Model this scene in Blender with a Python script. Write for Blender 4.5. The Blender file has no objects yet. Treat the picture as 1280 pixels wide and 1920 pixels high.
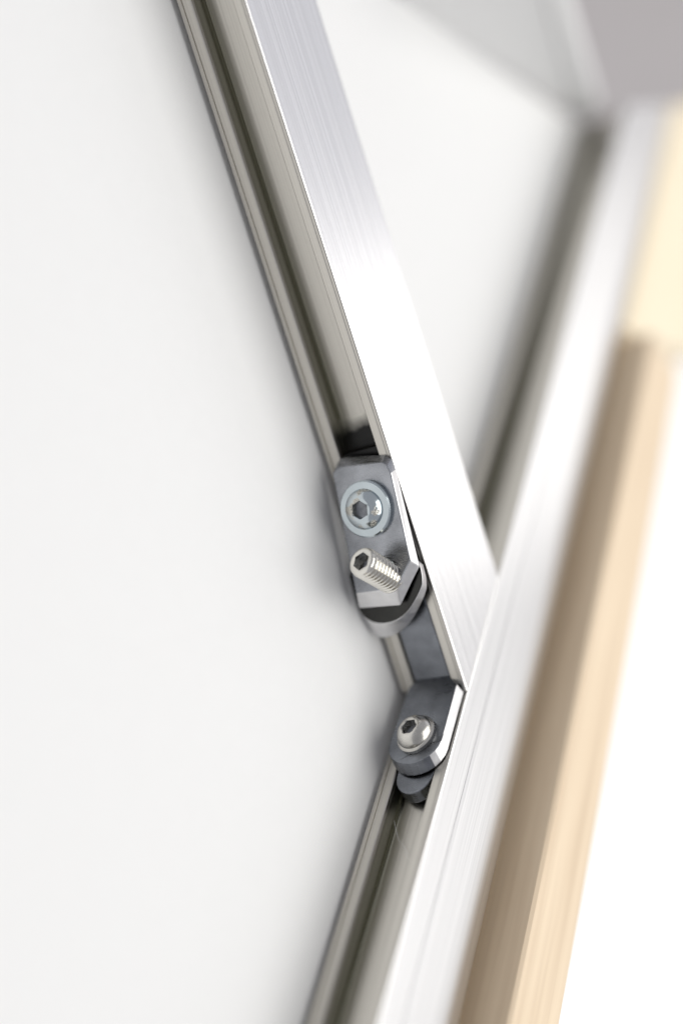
import bpy, bmesh, math, random
from mathutils import Vector, Matrix

random.seed(4)
MM = 0.001
sc = bpy.context.scene

# ------------------------------------------------------------------ camera
cam_d = bpy.data.cameras.new('camera')
cam = bpy.data.objects.new('camera', cam_d)
sc.collection.objects.link(cam)
cam_d.sensor_fit = 'VERTICAL'
cam_d.sensor_height = 36.0
cam_d.lens = 45.74
cam_d.clip_start = 0.01
cam_d.clip_end = 50
R = Matrix(((0.541876, 0.261486, -0.798746), (-0.308399, 0.945938, 0.100452), (0.781831, 0.191900, 0.593223)))
cam.matrix_world = Matrix.Translation(Vector((-0.2698, 0.0345, 0.2002))) @ R.to_4x4()
cam_d.dof.use_dof = True
cam_d.dof.focus_distance = 0.322
cam_d.dof.aperture_fstop = 2.1
cam_d.dof.aperture_blades = 0
sc.camera = cam

# ------------------------------------------------------------------ world and lamps (indoor: soft room light, one window and added fill lamps)
w = bpy.data.worlds.new('World')
sc.world = w
w.use_nodes = True
bg = w.node_tree.nodes['Background']
bg.inputs['Color'].default_value = (0.94, 0.945, 1.0, 1)
bg.inputs['Strength'].default_value = 0.45
sun_dir = Vector((0.84, -0.038, 0.53)).normalized()
ld = bpy.data.lights.new('window_light', 'AREA')
ld.shape = 'RECTANGLE'
ld.size = 0.40
ld.size_y = 0.52
ld.energy = 0.95
ld.color = (1.0, 0.985, 0.96)
lo = bpy.data.objects.new('window_light', ld)
sc.collection.objects.link(lo)
lo.location = sun_dir * 1.3
lo.rotation_euler = sun_dir.to_track_quat('Z', 'Y').to_euler()
lc = bpy.data.lights.new('ceiling_light', 'AREA')
lc.shape = 'SQUARE'
lc.size = 1.25
lc.energy = 11.3
lc.color = (1.0, 0.985, 0.945)
lco = bpy.data.objects.new('ceiling_light', lc)
sc.collection.objects.link(lco)
lco.location = (0.24, -0.18, 1.05)
l2 = bpy.data.lights.new('far_fill_light', 'AREA')  # unseen fill lamp, added to brighten the brace's lavender reflection
l2.shape = 'RECTANGLE'
l2.size = 0.80
l2.size_y = 0.60
l2.energy = 0.5
l2.color = (0.90, 0.915, 1.0)
l2o = bpy.data.objects.new('far_fill_light', l2)
sc.collection.objects.link(l2o)
far_dir = Vector((0.80, 0.40, 0.50)).normalized()
l2o.location = far_dir * 1.35
l2o.rotation_euler = far_dir.to_track_quat('Z', 'Y').to_euler()
l3 = bpy.data.lights.new('near_fill_light', 'AREA')  # unseen fill lamp, added to whiten the lower rail's top face
l3.shape = 'RECTANGLE'
l3.size = 0.62
l3.size_y = 0.60
l3.energy = 0.72
l3.color = (1.0, 0.985, 0.965)
l3o = bpy.data.objects.new('near_fill_light', l3)
sc.collection.objects.link(l3o)
near_dir = Vector((0.72, -0.48, 0.56)).normalized()
l3o.location = near_dir * 1.35
l3o.rotation_euler = near_dir.to_track_quat('Z', 'Y').to_euler()
sc.view_settings.view_transform = 'Standard'
sc.view_settings.look = 'None'
sc.view_settings.gamma = 1
sc.view_settings.use_curve_mapping = False
sc.view_settings.exposure = 0.0
sc.cycles.use_denoising = True


# ------------------------------------------------------------------ materials
def new_mat(name):
    m = bpy.data.materials.new(name)
    m.use_nodes = True
    nt = m.node_tree
    return m, nt, nt.nodes['Principled BSDF']


def N(nt, kind, **kw):
    n = nt.nodes.new(kind)
    for k, v in kw.items():
        setattr(n, k, v)
    return n


def ramp(nt, src, a, b, c0, c1):
    r = N(nt, 'ShaderNodeValToRGB')
    r.color_ramp.elements[0].position = a
    r.color_ramp.elements[1].position = b
    r.color_ramp.elements[0].color = (*c0, 1) if hasattr(c0, '__len__') else (c0, c0, c0, 1)
    r.color_ramp.elements[1].color = (*c1, 1) if hasattr(c1, '__len__') else (c1, c1, c1, 1)
    nt.links.new(src, r.inputs[0])
    return r.outputs[0]


def streaks(nt, su, sv, detail=3):
    """noise drawn out along the length of an extrusion (u is length, v runs round the section, both in metres)"""
    uv = N(nt, 'ShaderNodeUVMap')
    mp = N(nt, 'ShaderNodeMapping')
    mp.inputs['Scale'].default_value = (su, sv, 1)
    nt.links.new(uv.outputs[0], mp.inputs[0])
    no = N(nt, 'ShaderNodeTexNoise')
    no.inputs['Scale'].default_value = 1
    no.inputs['Detail'].default_value = detail
    nt.links.new(mp.outputs[0], no.inputs['Vector'])
    return no.outputs['Fac']


def aluminium(name, col, rough, aniso, bump):
    m, nt, p = new_mat(name)
    p.inputs['Metallic'].default_value = 1
    f = streaks(nt, 1.6, 1500)
    g = streaks(nt, 4, 420, 5)
    nt.links.new(ramp(nt, f, .3, .7, [c * .80 for c in col], col), p.inputs['Base Color'])
    nt.links.new(ramp(nt, g, .3, .72, rough * .9, rough * 1.12), p.inputs['Roughness'])
    p.inputs['Anisotropic'].default_value = aniso
    t = N(nt, 'ShaderNodeTangent', direction_type='UV_MAP')
    nt.links.new(t.outputs[0], p.inputs['Tangent'])
    b = N(nt, 'ShaderNodeBump')
    b.inputs['Strength'].default_value = bump
    b.inputs['Distance'].default_value = 0.00005
    nt.links.new(f, b.inputs['Height'])
    nt.links.new(b.outputs[0], p.inputs['Normal'])
    return m


def steel(name, col, rough, scale=(400, 2500, 400), bump=.15, blotch=.12):
    m, nt, p = new_mat(name)
    p.inputs['Metallic'].default_value = 1
    tc = N(nt, 'ShaderNodeTexCoord')
    mp = N(nt, 'ShaderNodeMapping')
    mp.inputs['Scale'].default_value = scale
    nt.links.new(tc.outputs['Object'], mp.inputs[0])
    no = N(nt, 'ShaderNodeTexNoise')
    no.inputs['Scale'].default_value = 1
    no.inputs['Detail'].default_value = 4
    nt.links.new(mp.outputs[0], no.inputs['Vector'])
    n2 = N(nt, 'ShaderNodeTexNoise')
    n2.inputs['Scale'].default_value = 160
    n2.inputs['Detail'].default_value = 5
    nt.links.new(tc.outputs['Object'], n2.inputs['Vector'])
    nt.links.new(ramp(nt, n2.outputs['Fac'], .3, .7, [c * (1 - blotch) for c in col], [min(1, c * (1 + blotch)) for c in col]), p.inputs['Base Color'])
    nt.links.new(ramp(nt, no.outputs['Fac'], .3, .7, rough * .8, rough * 1.25), p.inputs['Roughness'])
    b = N(nt, 'ShaderNodeBump')
    b.inputs['Strength'].default_value = bump
    b.inputs['Distance'].default_value = 0.00004
    nt.links.new(no.outputs['Fac'], b.inputs['Height'])
    nt.links.new(b.outputs[0], p.inputs['Normal'])
    return m


def matte(name, col, rough=.6, scale=90, var=.02, bump=.05):
    m, nt, p = new_mat(name)
    tc = N(nt, 'ShaderNodeTexCoord')
    no = N(nt, 'ShaderNodeTexNoise')
    no.inputs['Scale'].default_value = scale
    no.inputs['Detail'].default_value = 6
    nt.links.new(tc.outputs['Object'], no.inputs['Vector'])
    nt.links.new(ramp(nt, no.outputs['Fac'], .3, .7, [c * (1 - var) for c in col], [min(1, c * (1 + var)) for c in col]), p.inputs['Base Color'])
    p.inputs['Roughness'].default_value = rough
    b = N(nt, 'ShaderNodeBump')
    b.inputs['Strength'].default_value = bump
    b.inputs['Distance'].default_value = 0.0002
    nt.links.new(no.outputs['Fac'], b.inputs['Height'])
    nt.links.new(b.outputs[0], p.inputs['Normal'])
    return m


def wood(name, c0, c1):
    m, nt, p = new_mat(name)
    f = streaks(nt, 14, 330, 6)
    g = streaks(nt, 4, 70, 3)
    mx = N(nt, 'ShaderNodeMix', data_type='FLOAT')
    mx.inputs[0].default_value = .5
    nt.links.new(f, mx.inputs[2])
    nt.links.new(g, mx.inputs[3])
    nt.links.new(ramp(nt, mx.outputs[0], .35, .65, c0, c1), p.inputs['Base Color'])
    p.inputs['Roughness'].default_value = .5
    b = N(nt, 'ShaderNodeBump')
    b.inputs['Strength'].default_value = .2
    b.inputs['Distance'].default_value = 0.0001
    nt.links.new(f, b.inputs['Height'])
    nt.links.new(b.outputs[0], p.inputs['Normal'])
    return m


ALU = aluminium('brushed_aluminium', (.88, .87, .865), .21, .88, .25)
ALU_R = aluminium('soft_aluminium', (.86, .855, .85), .33, .45, .2)
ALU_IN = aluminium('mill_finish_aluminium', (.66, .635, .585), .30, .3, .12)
ZINC = steel('blue_zinc_steel', (.36, .372, .40), .27, blotch=.2)
ZINC_D = steel('dark_zinc_steel', (.21, .222, .245), .3, blotch=.22)
GAP_SHADE = steel('gap_shade_steel', (.05, .05, .048), .22)  # black base colour stands in for the gap shade under the clamp plate
LIT_EDGE = steel('lit_edge_steel', (.74, .735, .74), .42, (600, 600, 600), .2, .1)  # lighter colour paints the light caught by plate ends and sides
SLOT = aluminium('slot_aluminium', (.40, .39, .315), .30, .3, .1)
ZINC_B = steel('bright_zinc_steel', (.54, .60, .63), .17, (900, 900, 900), .1, .06)
STEEL = steel('bare_bright_steel', (.74, .72, .67), .12, (900, 900, 900), .05, .05)
GRIME, _nt, _p = new_mat('scuffed_zinc_steel')
_p.inputs['Metallic'].default_value = 1
_tc = N(_nt, 'ShaderNodeTexCoord')
_a = N(_nt, 'ShaderNodeTexNoise')
_a.inputs['Scale'].default_value = 260
_a.inputs['Detail'].default_value = 2
_b = N(_nt, 'ShaderNodeTexNoise')
_b.inputs['Scale'].default_value = 1500
_b.inputs['Detail'].default_value = 3
for _n in (_a, _b):
    _nt.links.new(_tc.outputs['Object'], _n.inputs['Vector'])
_m = ramp(_nt, _a.outputs['Fac'], .50, .56, 0.0, 1.0)
_mx = N(_nt, 'ShaderNodeMix', data_type='FLOAT')
_nt.links.new(_m, _mx.inputs[0])
_mx.inputs[2].default_value = .5
_nt.links.new(_b.outputs['Fac'], _mx.inputs[3])
_bp = N(_nt, 'ShaderNodeBump')
_bp.inputs['Strength'].default_value = .9
_bp.inputs['Distance'].default_value = .0006
_nt.links.new(_mx.outputs[0], _bp.inputs['Height'])
_nt.links.new(_bp.outputs[0], _p.inputs['Normal'])
_nt.links.new(ramp(_nt, _a.outputs['Fac'], .50, .56, (.55, .61, .64), (.58, .57, .52)), _p.inputs['Base Color'])
_p.inputs['Roughness'].default_value = .17
SLOT_SHADE, _nt, _p = new_mat('painted_slot_shade')  # slot shade put into the colour, black fading to grey up the slot
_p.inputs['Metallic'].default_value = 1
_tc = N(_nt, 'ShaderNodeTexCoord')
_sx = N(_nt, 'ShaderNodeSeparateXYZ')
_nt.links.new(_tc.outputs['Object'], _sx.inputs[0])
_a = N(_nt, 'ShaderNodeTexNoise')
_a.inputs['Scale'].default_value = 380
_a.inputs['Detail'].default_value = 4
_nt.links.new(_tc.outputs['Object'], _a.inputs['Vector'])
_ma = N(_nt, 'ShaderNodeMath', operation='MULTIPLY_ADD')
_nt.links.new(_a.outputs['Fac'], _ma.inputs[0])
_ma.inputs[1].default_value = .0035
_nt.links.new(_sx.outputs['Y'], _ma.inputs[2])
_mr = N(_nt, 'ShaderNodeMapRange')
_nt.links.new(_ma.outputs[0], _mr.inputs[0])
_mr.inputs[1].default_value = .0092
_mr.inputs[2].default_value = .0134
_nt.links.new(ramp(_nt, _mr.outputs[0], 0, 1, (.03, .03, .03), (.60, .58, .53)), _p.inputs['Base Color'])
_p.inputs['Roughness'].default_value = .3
DULL = steel('dull_bare_steel', (.60, .585, .55), .24, (900, 900, 900), .3, .25)
DARK = steel('dark_socket_steel', (.22, .23, .25), .3, (900, 900, 900), .05, .05)
BOARD = matte('white_board', (.82, .82, .815), .62, 300, .006, .04)
TABLE = matte('white_table', (.92, .92, .92), .55, 120, .006, .03)
WALLM = matte('grey_wall', (.92, .865, .835), .8, 6, .05, .05)
WOOD = wood('pale_birch', (.70, .55, .385), (.86, .71, .52))
CREAM = wood('cream_wood', (.87, .75, .54), (.92, .82, .64))
LINT = matte('white_lint', (.85, .85, .85), .8, 400, .02, 0)


# ------------------------------------------------------------------ mesh helpers (all coordinates in mm)
def finish(name, bm, mat, parent=None, base=(0, 0, 0), smooth=False, bevel=0.0, seg=2):
    base = Vector(base) * MM
    for v in bm.verts:
        v.co = v.co * MM - base
    bmesh.ops.recalc_face_normals(bm, faces=bm.faces)
    me = bpy.data.meshes.new(name)
    bm.to_mesh(me)
    bm.free()
    me.materials.append(mat)
    if any(f.material_index == 1 for f in me.polygons):
        me.materials.append(LIT_EDGE)
    o = bpy.data.objects.new(name, me)
    sc.collection.objects.link(o)
    if parent is not None:
        o.parent = parent
    else:
        o.location = base
    if smooth:
        for f in me.polygons:
            f.use_smooth = True
        try:
            me.set_sharp_from_angle(angle=math.radians(35))
        except Exception:
            pass
    if bevel:
        b = o.modifiers.new('edge', 'BEVEL')
        b.width = bevel * MM
        b.segments = seg
        b.limit_method = 'ANGLE'
        b.angle_limit = math.radians(30)
    return o


def tag(o, label, cat, group=None, kind=None):
    if label:
        o['label'] = label
    if cat:
        o['category'] = cat
    if group:
        o['group'] = group
    if kind:
        o['kind'] = kind
    return o


def empty(name, base):
    o = bpy.data.objects.new(name, None)
    sc.collection.objects.link(o)
    o.location = Vector(base) * MM
    o.empty_display_size = .01
    return o


def prism(prof, place, lo, hi, cuts=1):
    """extrude a closed section; place(a, z, s) gives world mm, lo/hi(a, z) give the start and end along the bar"""
    bm = bmesh.new()
    uvl = bm.loops.layers.uv.new('UVMap')
    n = len(prof)
    per = [0]
    for i in range(n):
        a, b = prof[i], prof[(i + 1) % n]
        per.append(per[-1] + math.hypot(b[0] - a[0], b[1] - a[1]))
    rows = []
    for k in range(cuts + 1):
        t = k / cuts
        rows.append([(bm.verts.new(place(a, z, lo(a, z) * (1 - t) + hi(a, z) * t)), lo(a, z) * (1 - t) + hi(a, z) * t) for a, z in prof])
    for k in range(cuts):
        for i in range(n):
            j = (i + 1) % n
            q = [rows[k][i], rows[k][j], rows[k + 1][j], rows[k + 1][i]]
            f = bm.faces.new([x[0] for x in q])
            vv = (per[i], per[i + 1], per[i + 1], per[i])
            for l, x, v in zip(f.loops, q, vv):
                l[uvl].uv = (x[1] * MM, v * MM)
    for row in (rows[0], rows[-1]):
        f = bm.faces.new([x[0] for x in row])
        for l, (a, z) in zip(f.loops, prof):
            l[uvl].uv = (a * MM, z * MM)
    return bm


def loft(front, back, edge=()):
    """a thick plate between two outlines of equal count (world mm)"""
    bm = bmesh.new()
    a = [bm.verts.new(p) for p in front]
    b = [bm.verts.new(p) for p in back]
    n = len(a)
    bm.faces.new(a)
    bm.faces.new(list(reversed(b)))
    for i in range(n):
        j = (i + 1) % n
        bm.faces.new((a[i], a[j], b[j], b[i])).material_index = 1 if i in edge else 0
    return bm


def rings(rows, close_first=False, close_last=True):
    bm = bmesh.new()
    V = [[bm.verts.new(p) for p in r] for r in rows]
    n = len(V[0])
    for a, b in zip(V[:-1], V[1:]):
        for i in range(n):
            j = (i + 1) % n
            bm.faces.new((a[i], a[j], b[j], b[i]))
    if close_first:
        bm.faces.new(V[0])
    if close_last:
        bm.faces.new(V[-1])
    return bm


def frame_of(axis):
    q = Vector(axis).normalized().to_track_quat('Z', 'Y')
    return q.to_matrix()


def circ(c, M, r, h, n=48, ph=0.0, hexa=False):
    out = []
    for i in range(n):
        t = 2 * math.pi * i / n
        rr = r
        if hexa:
            u = (t + ph) % (math.pi / 3) - math.pi / 6
            rr = r * math.cos(math.pi / 6) / math.cos(u)
        out.append(Vector(c) + M @ Vector((rr * math.cos(t), rr * math.sin(t), h)))
    return out


# ------------------------------------------------------------------ layout of the two bars
TH = math.radians(56.51)
OB = 43.41
W = 31.86
H = 20.0
D = Vector((math.sin(TH), math.cos(TH), 0))       # along the main rail
NB = Vector((math.cos(TH), -math.sin(TH), 0))     # into the main rail's slot
ZB = -1.5                                         # face of the white board
ZT = -4.0                                         # table


def atB(o, z, s):
    return NB * (OB + o) + D * s + Vector((0, 0, z))


def atA(x, z, y):
    return Vector((x, y, z))


YEND = 98.0


def endB(o, z):
    return (YEND - NB.y * (OB + o)) / D.y


# ------------------------------------------------------------------ setting
bm = bmesh.new()
pts = [(-900, -900), (900, -900), (900, 97), (60, 97), (60, 230), (-900, 230)]
vs = [bm.verts.new((x, y, ZT)) for x, y in pts]
vl = [bm.verts.new((x, y, ZT - 25)) for x, y in pts]
bm.faces.new(vs)
bm.faces.new(list(reversed(vl)))
for i in range(len(pts)):
    j = (i + 1) % len(pts)
    bm.faces.new((vs[i], vs[j], vl[j], vl[i]))
tag(finish('table_top', bm, TABLE), 'white table top under the frame', None, None, 'structure')

bm = bmesh.new()
c0 = Vector((2300, 350, 0))
t0 = Vector((-.25, .97, 0)).normalized()
q4 = [c0 + t0 * a + Vector((0, 0, z)) for a, z in ((-3000, -1400), (3000, -1400), (3000, 950), (-3000, 950))]
fr = [bm.verts.new(p) for p in q4]
bk = [bm.verts.new(p + Vector((100, 25, 0))) for p in q4]
bm.faces.new(fr)
bm.faces.new(list(reversed(bk)))
for i in range(4):
    j = (i + 1) % 4
    bm.faces.new((fr[i], fr[j], bk[j], bk[i]))
tag(finish('wall', bm, WALLM), 'plain grey wall far behind the frame', None, None, 'structure')

# white backing board, its right side running along under the main rail
P0 = atB(24, 0, -420)
P1 = atB(24, 0, endB(24, 0) - 30)
outline = [(-420, -420), (P0.x, P0.y), (P1.x, P1.y), (229.5, 99), (107, 147), (60, 164), (60, 225), (-420, 225)]
outline = [(x, y) for x, y in outline]
bm = loft([Vector((x, y, ZB)) for x, y in outline], [Vector((x, y, ZT + .02)) for x, y in outline])
tag(finish('backing_board', bm, BOARD), 'large smooth white board behind the aluminium bars', 'board')

# upright wedge of white board with a pale rim at the far corner
BD = Vector((-.939, .344, 0))
ND = Vector((.344, .939, 0))
FB = Vector((219, 105, 0))
flap = empty('side_panel', FB + Vector((0, 0, ZB)))


def fp(a, z, t=0):
    return FB + BD * a + ND * t + Vector((0, 0, z))


fa = [fp(-12, ZB + .01), fp(110, ZB + .01), fp(110, 44.5), fp(-12, -1.0)]
bm = loft(fa, [p + ND * 3 for p in fa])
finish('panel', bm, BOARD, flap, FB + Vector((0, 0, ZB)))
ra = [fp(-13, -1.2, -.8), fp(112, 45.5, -.8), fp(112, 45.5, 10), fp(-13, -1.2, 10)]
rb = [p + Vector((0, 0, 9)) for p in ra]
bm = loft(ra, rb)
finish('rim', bm, BOARD, flap, FB + Vector((0, 0, ZB)), bevel=1.2, seg=3)
tag(flap, 'pale side panel with a white rim rising behind the far end of the rail', 'panel')


# ------------------------------------------------------------------ aluminium bars
def body_profile(round_far, groove):
    Z0 = 0.0
    p = [(0.0, 19.55), (0.0, 18.95), (1.25, 18.95), (1.25, 16.15), (5.2, 16.15), (5.2, 5.6), (4.9, 5.35), (5.1, 5.0), (5.1, 4.6),
         (1.25, 4.6), (1.25, 0.5), (1.9, 0.0), (3.2, 0.0), (3.2, ZB), (W - 3, ZB), (W - 3, 0), (W, 0)]
    if round_far:
        r, rz = 13.0, 3.0                       # a gently crowned shoulder
        p += [(W, H - rz)] + [(W - r + r * math.cos(a), H - rz + rz * math.sin(a)) for a in [math.radians(5 * k) for k in range(1, 18)]]
        p += [(W - r, H)]
    else:
        p += [(W, H - .5), (W - .15, H - .15), (W - .5, H)]
    if groove:
        p += [(8.4, H), (8.25, H - .22), (8.1, H)]
    p += [(.45, H), (.13, H - .13)]
    return p


LIP_T = [(0.06, 18.85), (0.0, 18.75), (0.0, 16.6), (.3, 16.3), (1.2, 16.3), (1.2, 18.85)]
LIP_B = [(.0, 4.3), (0, 2.05), (.35, 1.9), (.35, 1.7), (0, 1.55), (0, .55), (.35, .2), (1.2, .2), (1.2, 4.55), (.25, 4.55)]


def bar(name, place, lo, hi, base, label, round_far, groove, lip_gap=0.0, skin=ALU):
    e = empty(name, base)
    b = finish('body', prism(body_profile(round_far, groove), place, lo, hi), skin, e, base)
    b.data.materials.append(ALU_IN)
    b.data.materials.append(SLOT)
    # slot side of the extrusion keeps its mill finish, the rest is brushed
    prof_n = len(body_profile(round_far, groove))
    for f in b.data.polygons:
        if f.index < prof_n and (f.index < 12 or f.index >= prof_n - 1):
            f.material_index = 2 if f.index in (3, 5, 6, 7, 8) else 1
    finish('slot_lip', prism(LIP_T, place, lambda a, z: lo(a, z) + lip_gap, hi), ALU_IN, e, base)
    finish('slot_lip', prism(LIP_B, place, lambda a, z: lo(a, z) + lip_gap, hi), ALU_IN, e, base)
    tag(e, label, 'aluminium bar')
    return e


def loA(x, z):
    return (OB - .25 - NB.x * x) / NB.y


bar('brace_bar', atA, loA, lambda a, z: 215.0, (0, -52, ZB), 'slanting brushed aluminium brace bar running up to the top left', False, False, 2.2)
bar('main_rail', atB, lambda a, z: -330.0, endB, atB(0, ZB, 0), 'aluminium rail with rounded far edge lying beside the wooden strip', True, True, 0.0, ALU_R)

# ------------------------------------------------------------------ wood
WZ = 27.2
w0, w1 = W + 6.0, W + 6.0 + 21.6
prof = [(w0, ZT + .05), (w1, ZT + .05), (w1, WZ - .8), (w1 - .8, WZ), (w0 + .8, WZ), (w0, WZ - .8)]
bm = prism(prof, atB, lambda a, z: -330.0, lambda a, z: 149.4)
tag(finish('wooden_strip', bm, WOOD, None, atB(w0, ZT, 0)), 'long pale wooden strip standing along the aluminium rail', 'wood strip')
prof = [(W + .2, ZT + .05), (w1 + 30, ZT + .05), (w1 + 30, H - .6), (w1 + 29, H), (W + 5.5, H), (W + 1.2, H - 1.2), (W + .2, H - 2.6)]
bm = prism(prof, atB, lambda a, z: 150.0 + max(0.0, a - w1) * 1.5, lambda a, z: endB(a, z))
tag(finish('corner_block', bm, CREAM, None, atB(w0, ZT, 150)), 'cream wooden corner block beside the far end of the rail', 'wood block')


# ------------------------------------------------------------------ bracket in the slots
def bracket():
    base = (0, -48, ZB)
    e = empty('angle_bracket', base)
    yb = -47.39                                     # the fold
    # leg in the brace's slot
    fr_ = [atA(.7, 5.0, -8), atA(.7, 5.0, yb), atA(.7, 15.9, yb), atA(.7, 15.9, -8)]
    bk_ = [atA(3.6, 5.0, -8), atA(3.6, 5.0, -49.25), atA(3.6, 15.9, -49.25), atA(3.6, 15.9, -8)]
    finish('slot_leg', loft(fr_, bk_), ZINC_D, e, base, bevel=.25)
    # leg over the main rail's slot, round ended
    f = [(-25.6, 15.9), (-28.6, 18.9), (-45.6, 18.9)]
    b = [(-24.2, 15.9), (-28.8, 19.1), (-45.0, 19.1)]
    zc = 10.9
    for k in range(0, 13):
        t = math.radians(90 - 15 * k)
        f.append((-45.0 - 6.2 * math.cos(math.radians(-90 + 15 * k)), zc + 8.0 * math.sin(t)))
        b.append((-45.8 - 7.0 * math.cos(math.radians(-90 + 15 * k)), zc + 8.2 * math.sin(t)))
    f += [(-27.6, 3.6), (-25.6, 5.0)]
    b += [(-27.6, 3.4), (-24.2, 5.0)]
    finish('rail_leg', loft([atB(-3.5, z, s) for s, z in f], [atB(-.35, z, s) for s, z in b], (1, 2, 3, 4, 5)), ZINC_D, e, base, bevel=.4)
    tag(e, 'dark folded steel bracket bridging the slots of both bars', 'bracket')


bracket()

prof = [(14.0, 5.05)] + [(23.5 - 9.0 * math.sin(math.radians(a)), 5.05 - 3.2 * (1 - math.cos(math.radians(a)))) for a in range(0, 91, 9)][1:] + [(2.0, 1.85), (2.0, 5.05)]  # made-up block that carries the painted slot shade
prof = [(23.5, 5.05)] + prof[1:]
bm = bmesh.new()
va = [bm.verts.new((x, y, 4.7)) for y, x in prof]
vb = [bm.verts.new((x, y, 16.0)) for y, x in prof]
bm.faces.new(va)
bm.faces.new(list(reversed(vb)))
for i in range(len(prof)):
    j = (i + 1) % len(prof)
    bm.faces.new((va[i], va[j], vb[j], vb[i]))
tag(finish('slot_shade_block', bm, SLOT_SHADE, None, (3.9, 12, 5), smooth=True), 'added dark block painting shade into the brace slot just above the clamp plate', 'added shade block')

# half-round nut plate lying in the rail's slot
f, b = [], []
for k in range(0, 13):
    t = math.radians(-90 + 15 * k)
    f.append((-51.5 - 5.8 * math.cos(t), 10.4 - 5.65 * math.sin(t)))
    b.append((-51.8 - 6.4 * math.cos(t), 10.4 - 5.7 * math.sin(t)))
f += [(-40, 5.0), (-40, 15.8)]
b += [(-40, 4.9), (-40, 15.9)]
bm = loft([atB(.4, z, s) for s, z in f], [atB(3.6, z, s) for s, z in b])
tag(finish('nut_plate', bm, ZINC_D, None, atB(.4, 5, -50), bevel=.3), 'dark round-ended nut plate in the lower slot below the bracket', 'nut plate')


def tx(x0, k, y0):
    return lambda y, z: Vector((x0 + k * (y - y0), y, z))


TF = tx(-3.4, .185, 11.5)
TBk = tx(-.2, .185, 11.5)
front = [(12.0, 6.3), (11.8, 4.6), (10.9, 3.4), (0.6, 3.3), (-12.2, 3.0), (-19.4, 3.0), (-20.1, 15.7), (-14.1, 21.4), (7.6, 21.1), (9.7, 20.4), (10.7, 18.8)]
back = [(14.3, 6.4), (14.2, 4.8), (13.2, 3.3), (0.7, 2.3), (-15.5, 1.1), (-24.0, .6), (-25.2, 13.6), (-16.6, 21.7), (7.9, 20.7), (10.6, 20.1), (12.1, 18.4)]
bm = loft([TF(*p) for p in front], [TBk(*p) for p in back], (5, 6, 7))
tag(finish('clamp_plate', bm, ZINC, None, TBk(-5, 2), bevel=.35), 'flat steel clamp plate with cut corner holding the flanged bolt and the set screw', 'plate')

RF = tx(-3.85, .06, 0)
RBk = tx(-.7, .06, 0)
front = [(-12, -.6), (-21.2, -.8), (-24.6, -.7), (-26.6, .2), (-28.3, 2.2), (-29.2, 5.0), (-29.2, 9.3), (-27.4, 14.0), (-23.2, 18.8), (-20.2, 21.2), (-13.7, 21.5)]
back = [(-12, -1.0), (-23.4, -1.2), (-29.6, -1.2), (-32.2, -.6), (-33.6, .9), (-34.0, 3.6), (-33.0, 8.2), (-30.1, 13.0), (-25.2, 17.9), (-22.1, 20.1), (-14, 20.3)]


def chaikin(p):
    out = []
    for i in range(len(p)):
        a, b = p[i], p[(i + 1) % len(p)]
        out += [(a[0] * .75 + b[0] * .25, a[1] * .75 + b[1] * .25), (a[0] * .25 + b[0] * .75, a[1] * .25 + b[1] * .75)]
    return out


front, back = chaikin(chaikin(front)), chaikin(chaikin(back))
bm = loft([RF(*p) for p in front], [RBk(*p) for p in back], range(len(front)))
tag(finish('tongue_plate', bm, GAP_SHADE, None, RBk(-20, -1), smooth=True, bevel=.3), 'round-ended steel tongue plate sticking out under the clamp plate', 'plate')


# ------------------------------------------------------------------ screws
def flange_bolt(c, axis, label, rf, rd, hd, ph, group='flanged socket bolts', matl=None):
    head_m = matl or GRIME
    matl = matl or ZINC_B
    M = frame_of(axis)
    e = empty('flange_bolt', c)
    h0 = 1.5
    bm = rings([circ(c, M, rf * .97, 0), circ(c, M, rf, .25), circ(c, M, rf, h0 - .35), circ(c, M, rf - .35, h0), circ(c, M, rd - .3, h0 + .12)], True, True)
    finish('flange', bm, matl, e, c, smooth=True)
    rows = [circ(c, M, rd, h0 + .02)]
    for k in range(1, 10):
        t = math.radians(6.5 * k)
        rows.append(circ(c, M, rd * (math.cos(t) ** .9), h0 + hd * math.sin(t) / math.sin(math.radians(58.5))))
    rs = rd * .46
    top = h0 + hd
    rows.append(circ(c, M, rs * 1.06, top + .06))
    rows.append(circ(c, M, rs, top - .12, hexa=True, ph=ph))
    rows.append(circ(c, M, rs, top - hd * .82, hexa=True, ph=ph))
    hd_o = finish('head', rings(rows, False, False), head_m, e, c, smooth=True)
    sk = rings([circ(c, M, rs, top - hd * .82, hexa=True, ph=ph), circ(c, M, rs * .3, top - hd * .95)], False, True)
    finish('socket', sk, DARK, hd_o, c)
    tag(e, label, 'bolt', group)
    return e


nA = Vector((-1, .185, 0)).normalized()
cb = TF(.6, 12.2) + Vector((-.5, 0, 0))
flange_bolt(cb, (nA + Vector((0, -.04, .10))).normalized(), 'flanged socket bolt with rounded head on the clamp plate', 7.2, 5.2, 2.5, .2)
cB = atB(-3.5, 11.2, -43.2)
flange_bolt(cB, -NB, 'smaller rounded socket bolt on the lower round end of the bracket', 5.4, 4.8, 2.9, .5, matl=DULL)


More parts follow.
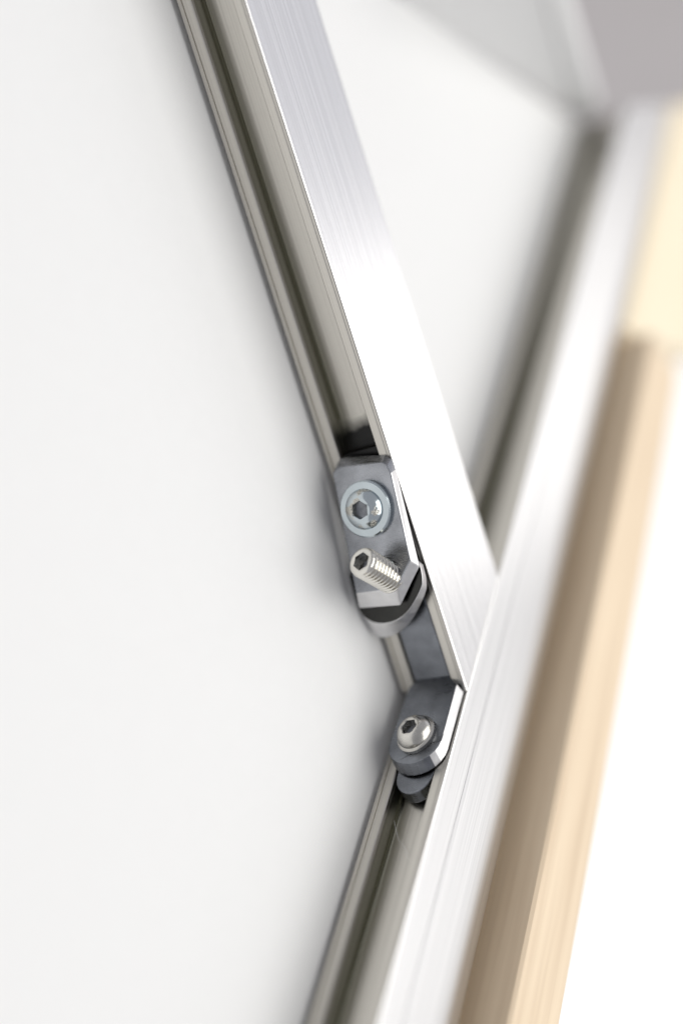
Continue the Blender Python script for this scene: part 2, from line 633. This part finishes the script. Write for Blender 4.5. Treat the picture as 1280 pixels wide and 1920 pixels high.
def set_screw(c, axis, L, r):
    M = frame_of(axis)
    e = empty('set_screw', c)
    rows = []
    pitch = 1.25
    h = -2.2
    n = 40
    turns = int((L - .9 + 2.2) / pitch)
    for k in range(turns):
        for dh, rr in ((0, .76), (.08, .76), (.46, 1.0), (.58, 1.0), (.95, .76)):
            row = []
            for i in range(n):
                t = 2 * math.pi * i / n
                row.append(Vector(c) + M @ Vector((r * rr * math.cos(t), r * rr * math.sin(t), h + k * pitch + dh * pitch + pitch * i / n * 0.0 + .12 * math.cos(t))))
            rows.append(row)
    finish('thread', rings(rows, True, False), STEEL, e, c, smooth=True)
    top = h + turns * pitch + .12
    rs = r * .62
    rows = [circ(c, M, r * .9, top - .35, n=48), circ(c, M, r * .95, top), circ(c, M, r * .93, top + .35), circ(c, M, r * .80, top + .7),
            circ(c, M, rs * 1.12, top + .72), circ(c, M, rs, top + .55, hexa=True, ph=.15), circ(c, M, rs, top - 3.0, hexa=True, ph=.15)]
    tip = finish('tip', rings(rows, False, False), STEEL, e, c, smooth=True)
    finish('socket', rings([circ(c, M, rs, top - 3.0, hexa=True, ph=.15), circ(c, M, rs * .3, top - 3.4)], False, True), DARK, tip, c)
    tag(e, 'bright threaded set screw with hexagon socket sticking out of the clamp plate', 'set screw')


t = math.radians(38)
set_screw(TF(-16.9, 13.7), Vector((-math.cos(t), math.sin(t), 0)), 11.6, 3.9)

# ------------------------------------------------------------------ lint in the lower slot
lint = [(-62.2, 4.8), (-65, 6.5), (-68.3, 8.7), (-70, 10.6), (-71.3, 11.7), (-73, 12.6), (-74.9, 14.6), (-77.0, 15.6)]
bm = bmesh.new()
prev = None
for i, (s, z) in enumerate(lint):
    c = atB(4.2 - .5 * (i % 3), z, s)
    ring_ = [bm.verts.new(c + Vector((.05 * math.cos(a), .03, .05 * math.sin(a)))) for a in (0, 2.1, 4.2)]
    if prev:
        for k in range(3):
            bm.faces.new((prev[k], prev[(k + 1) % 3], ring_[(k + 1) % 3], ring_[k]))
    prev = ring_
tag(finish('lint_thread', bm, LINT, None, atB(4, 5, -62)), 'fine white lint thread caught in the lower slot', 'thread')
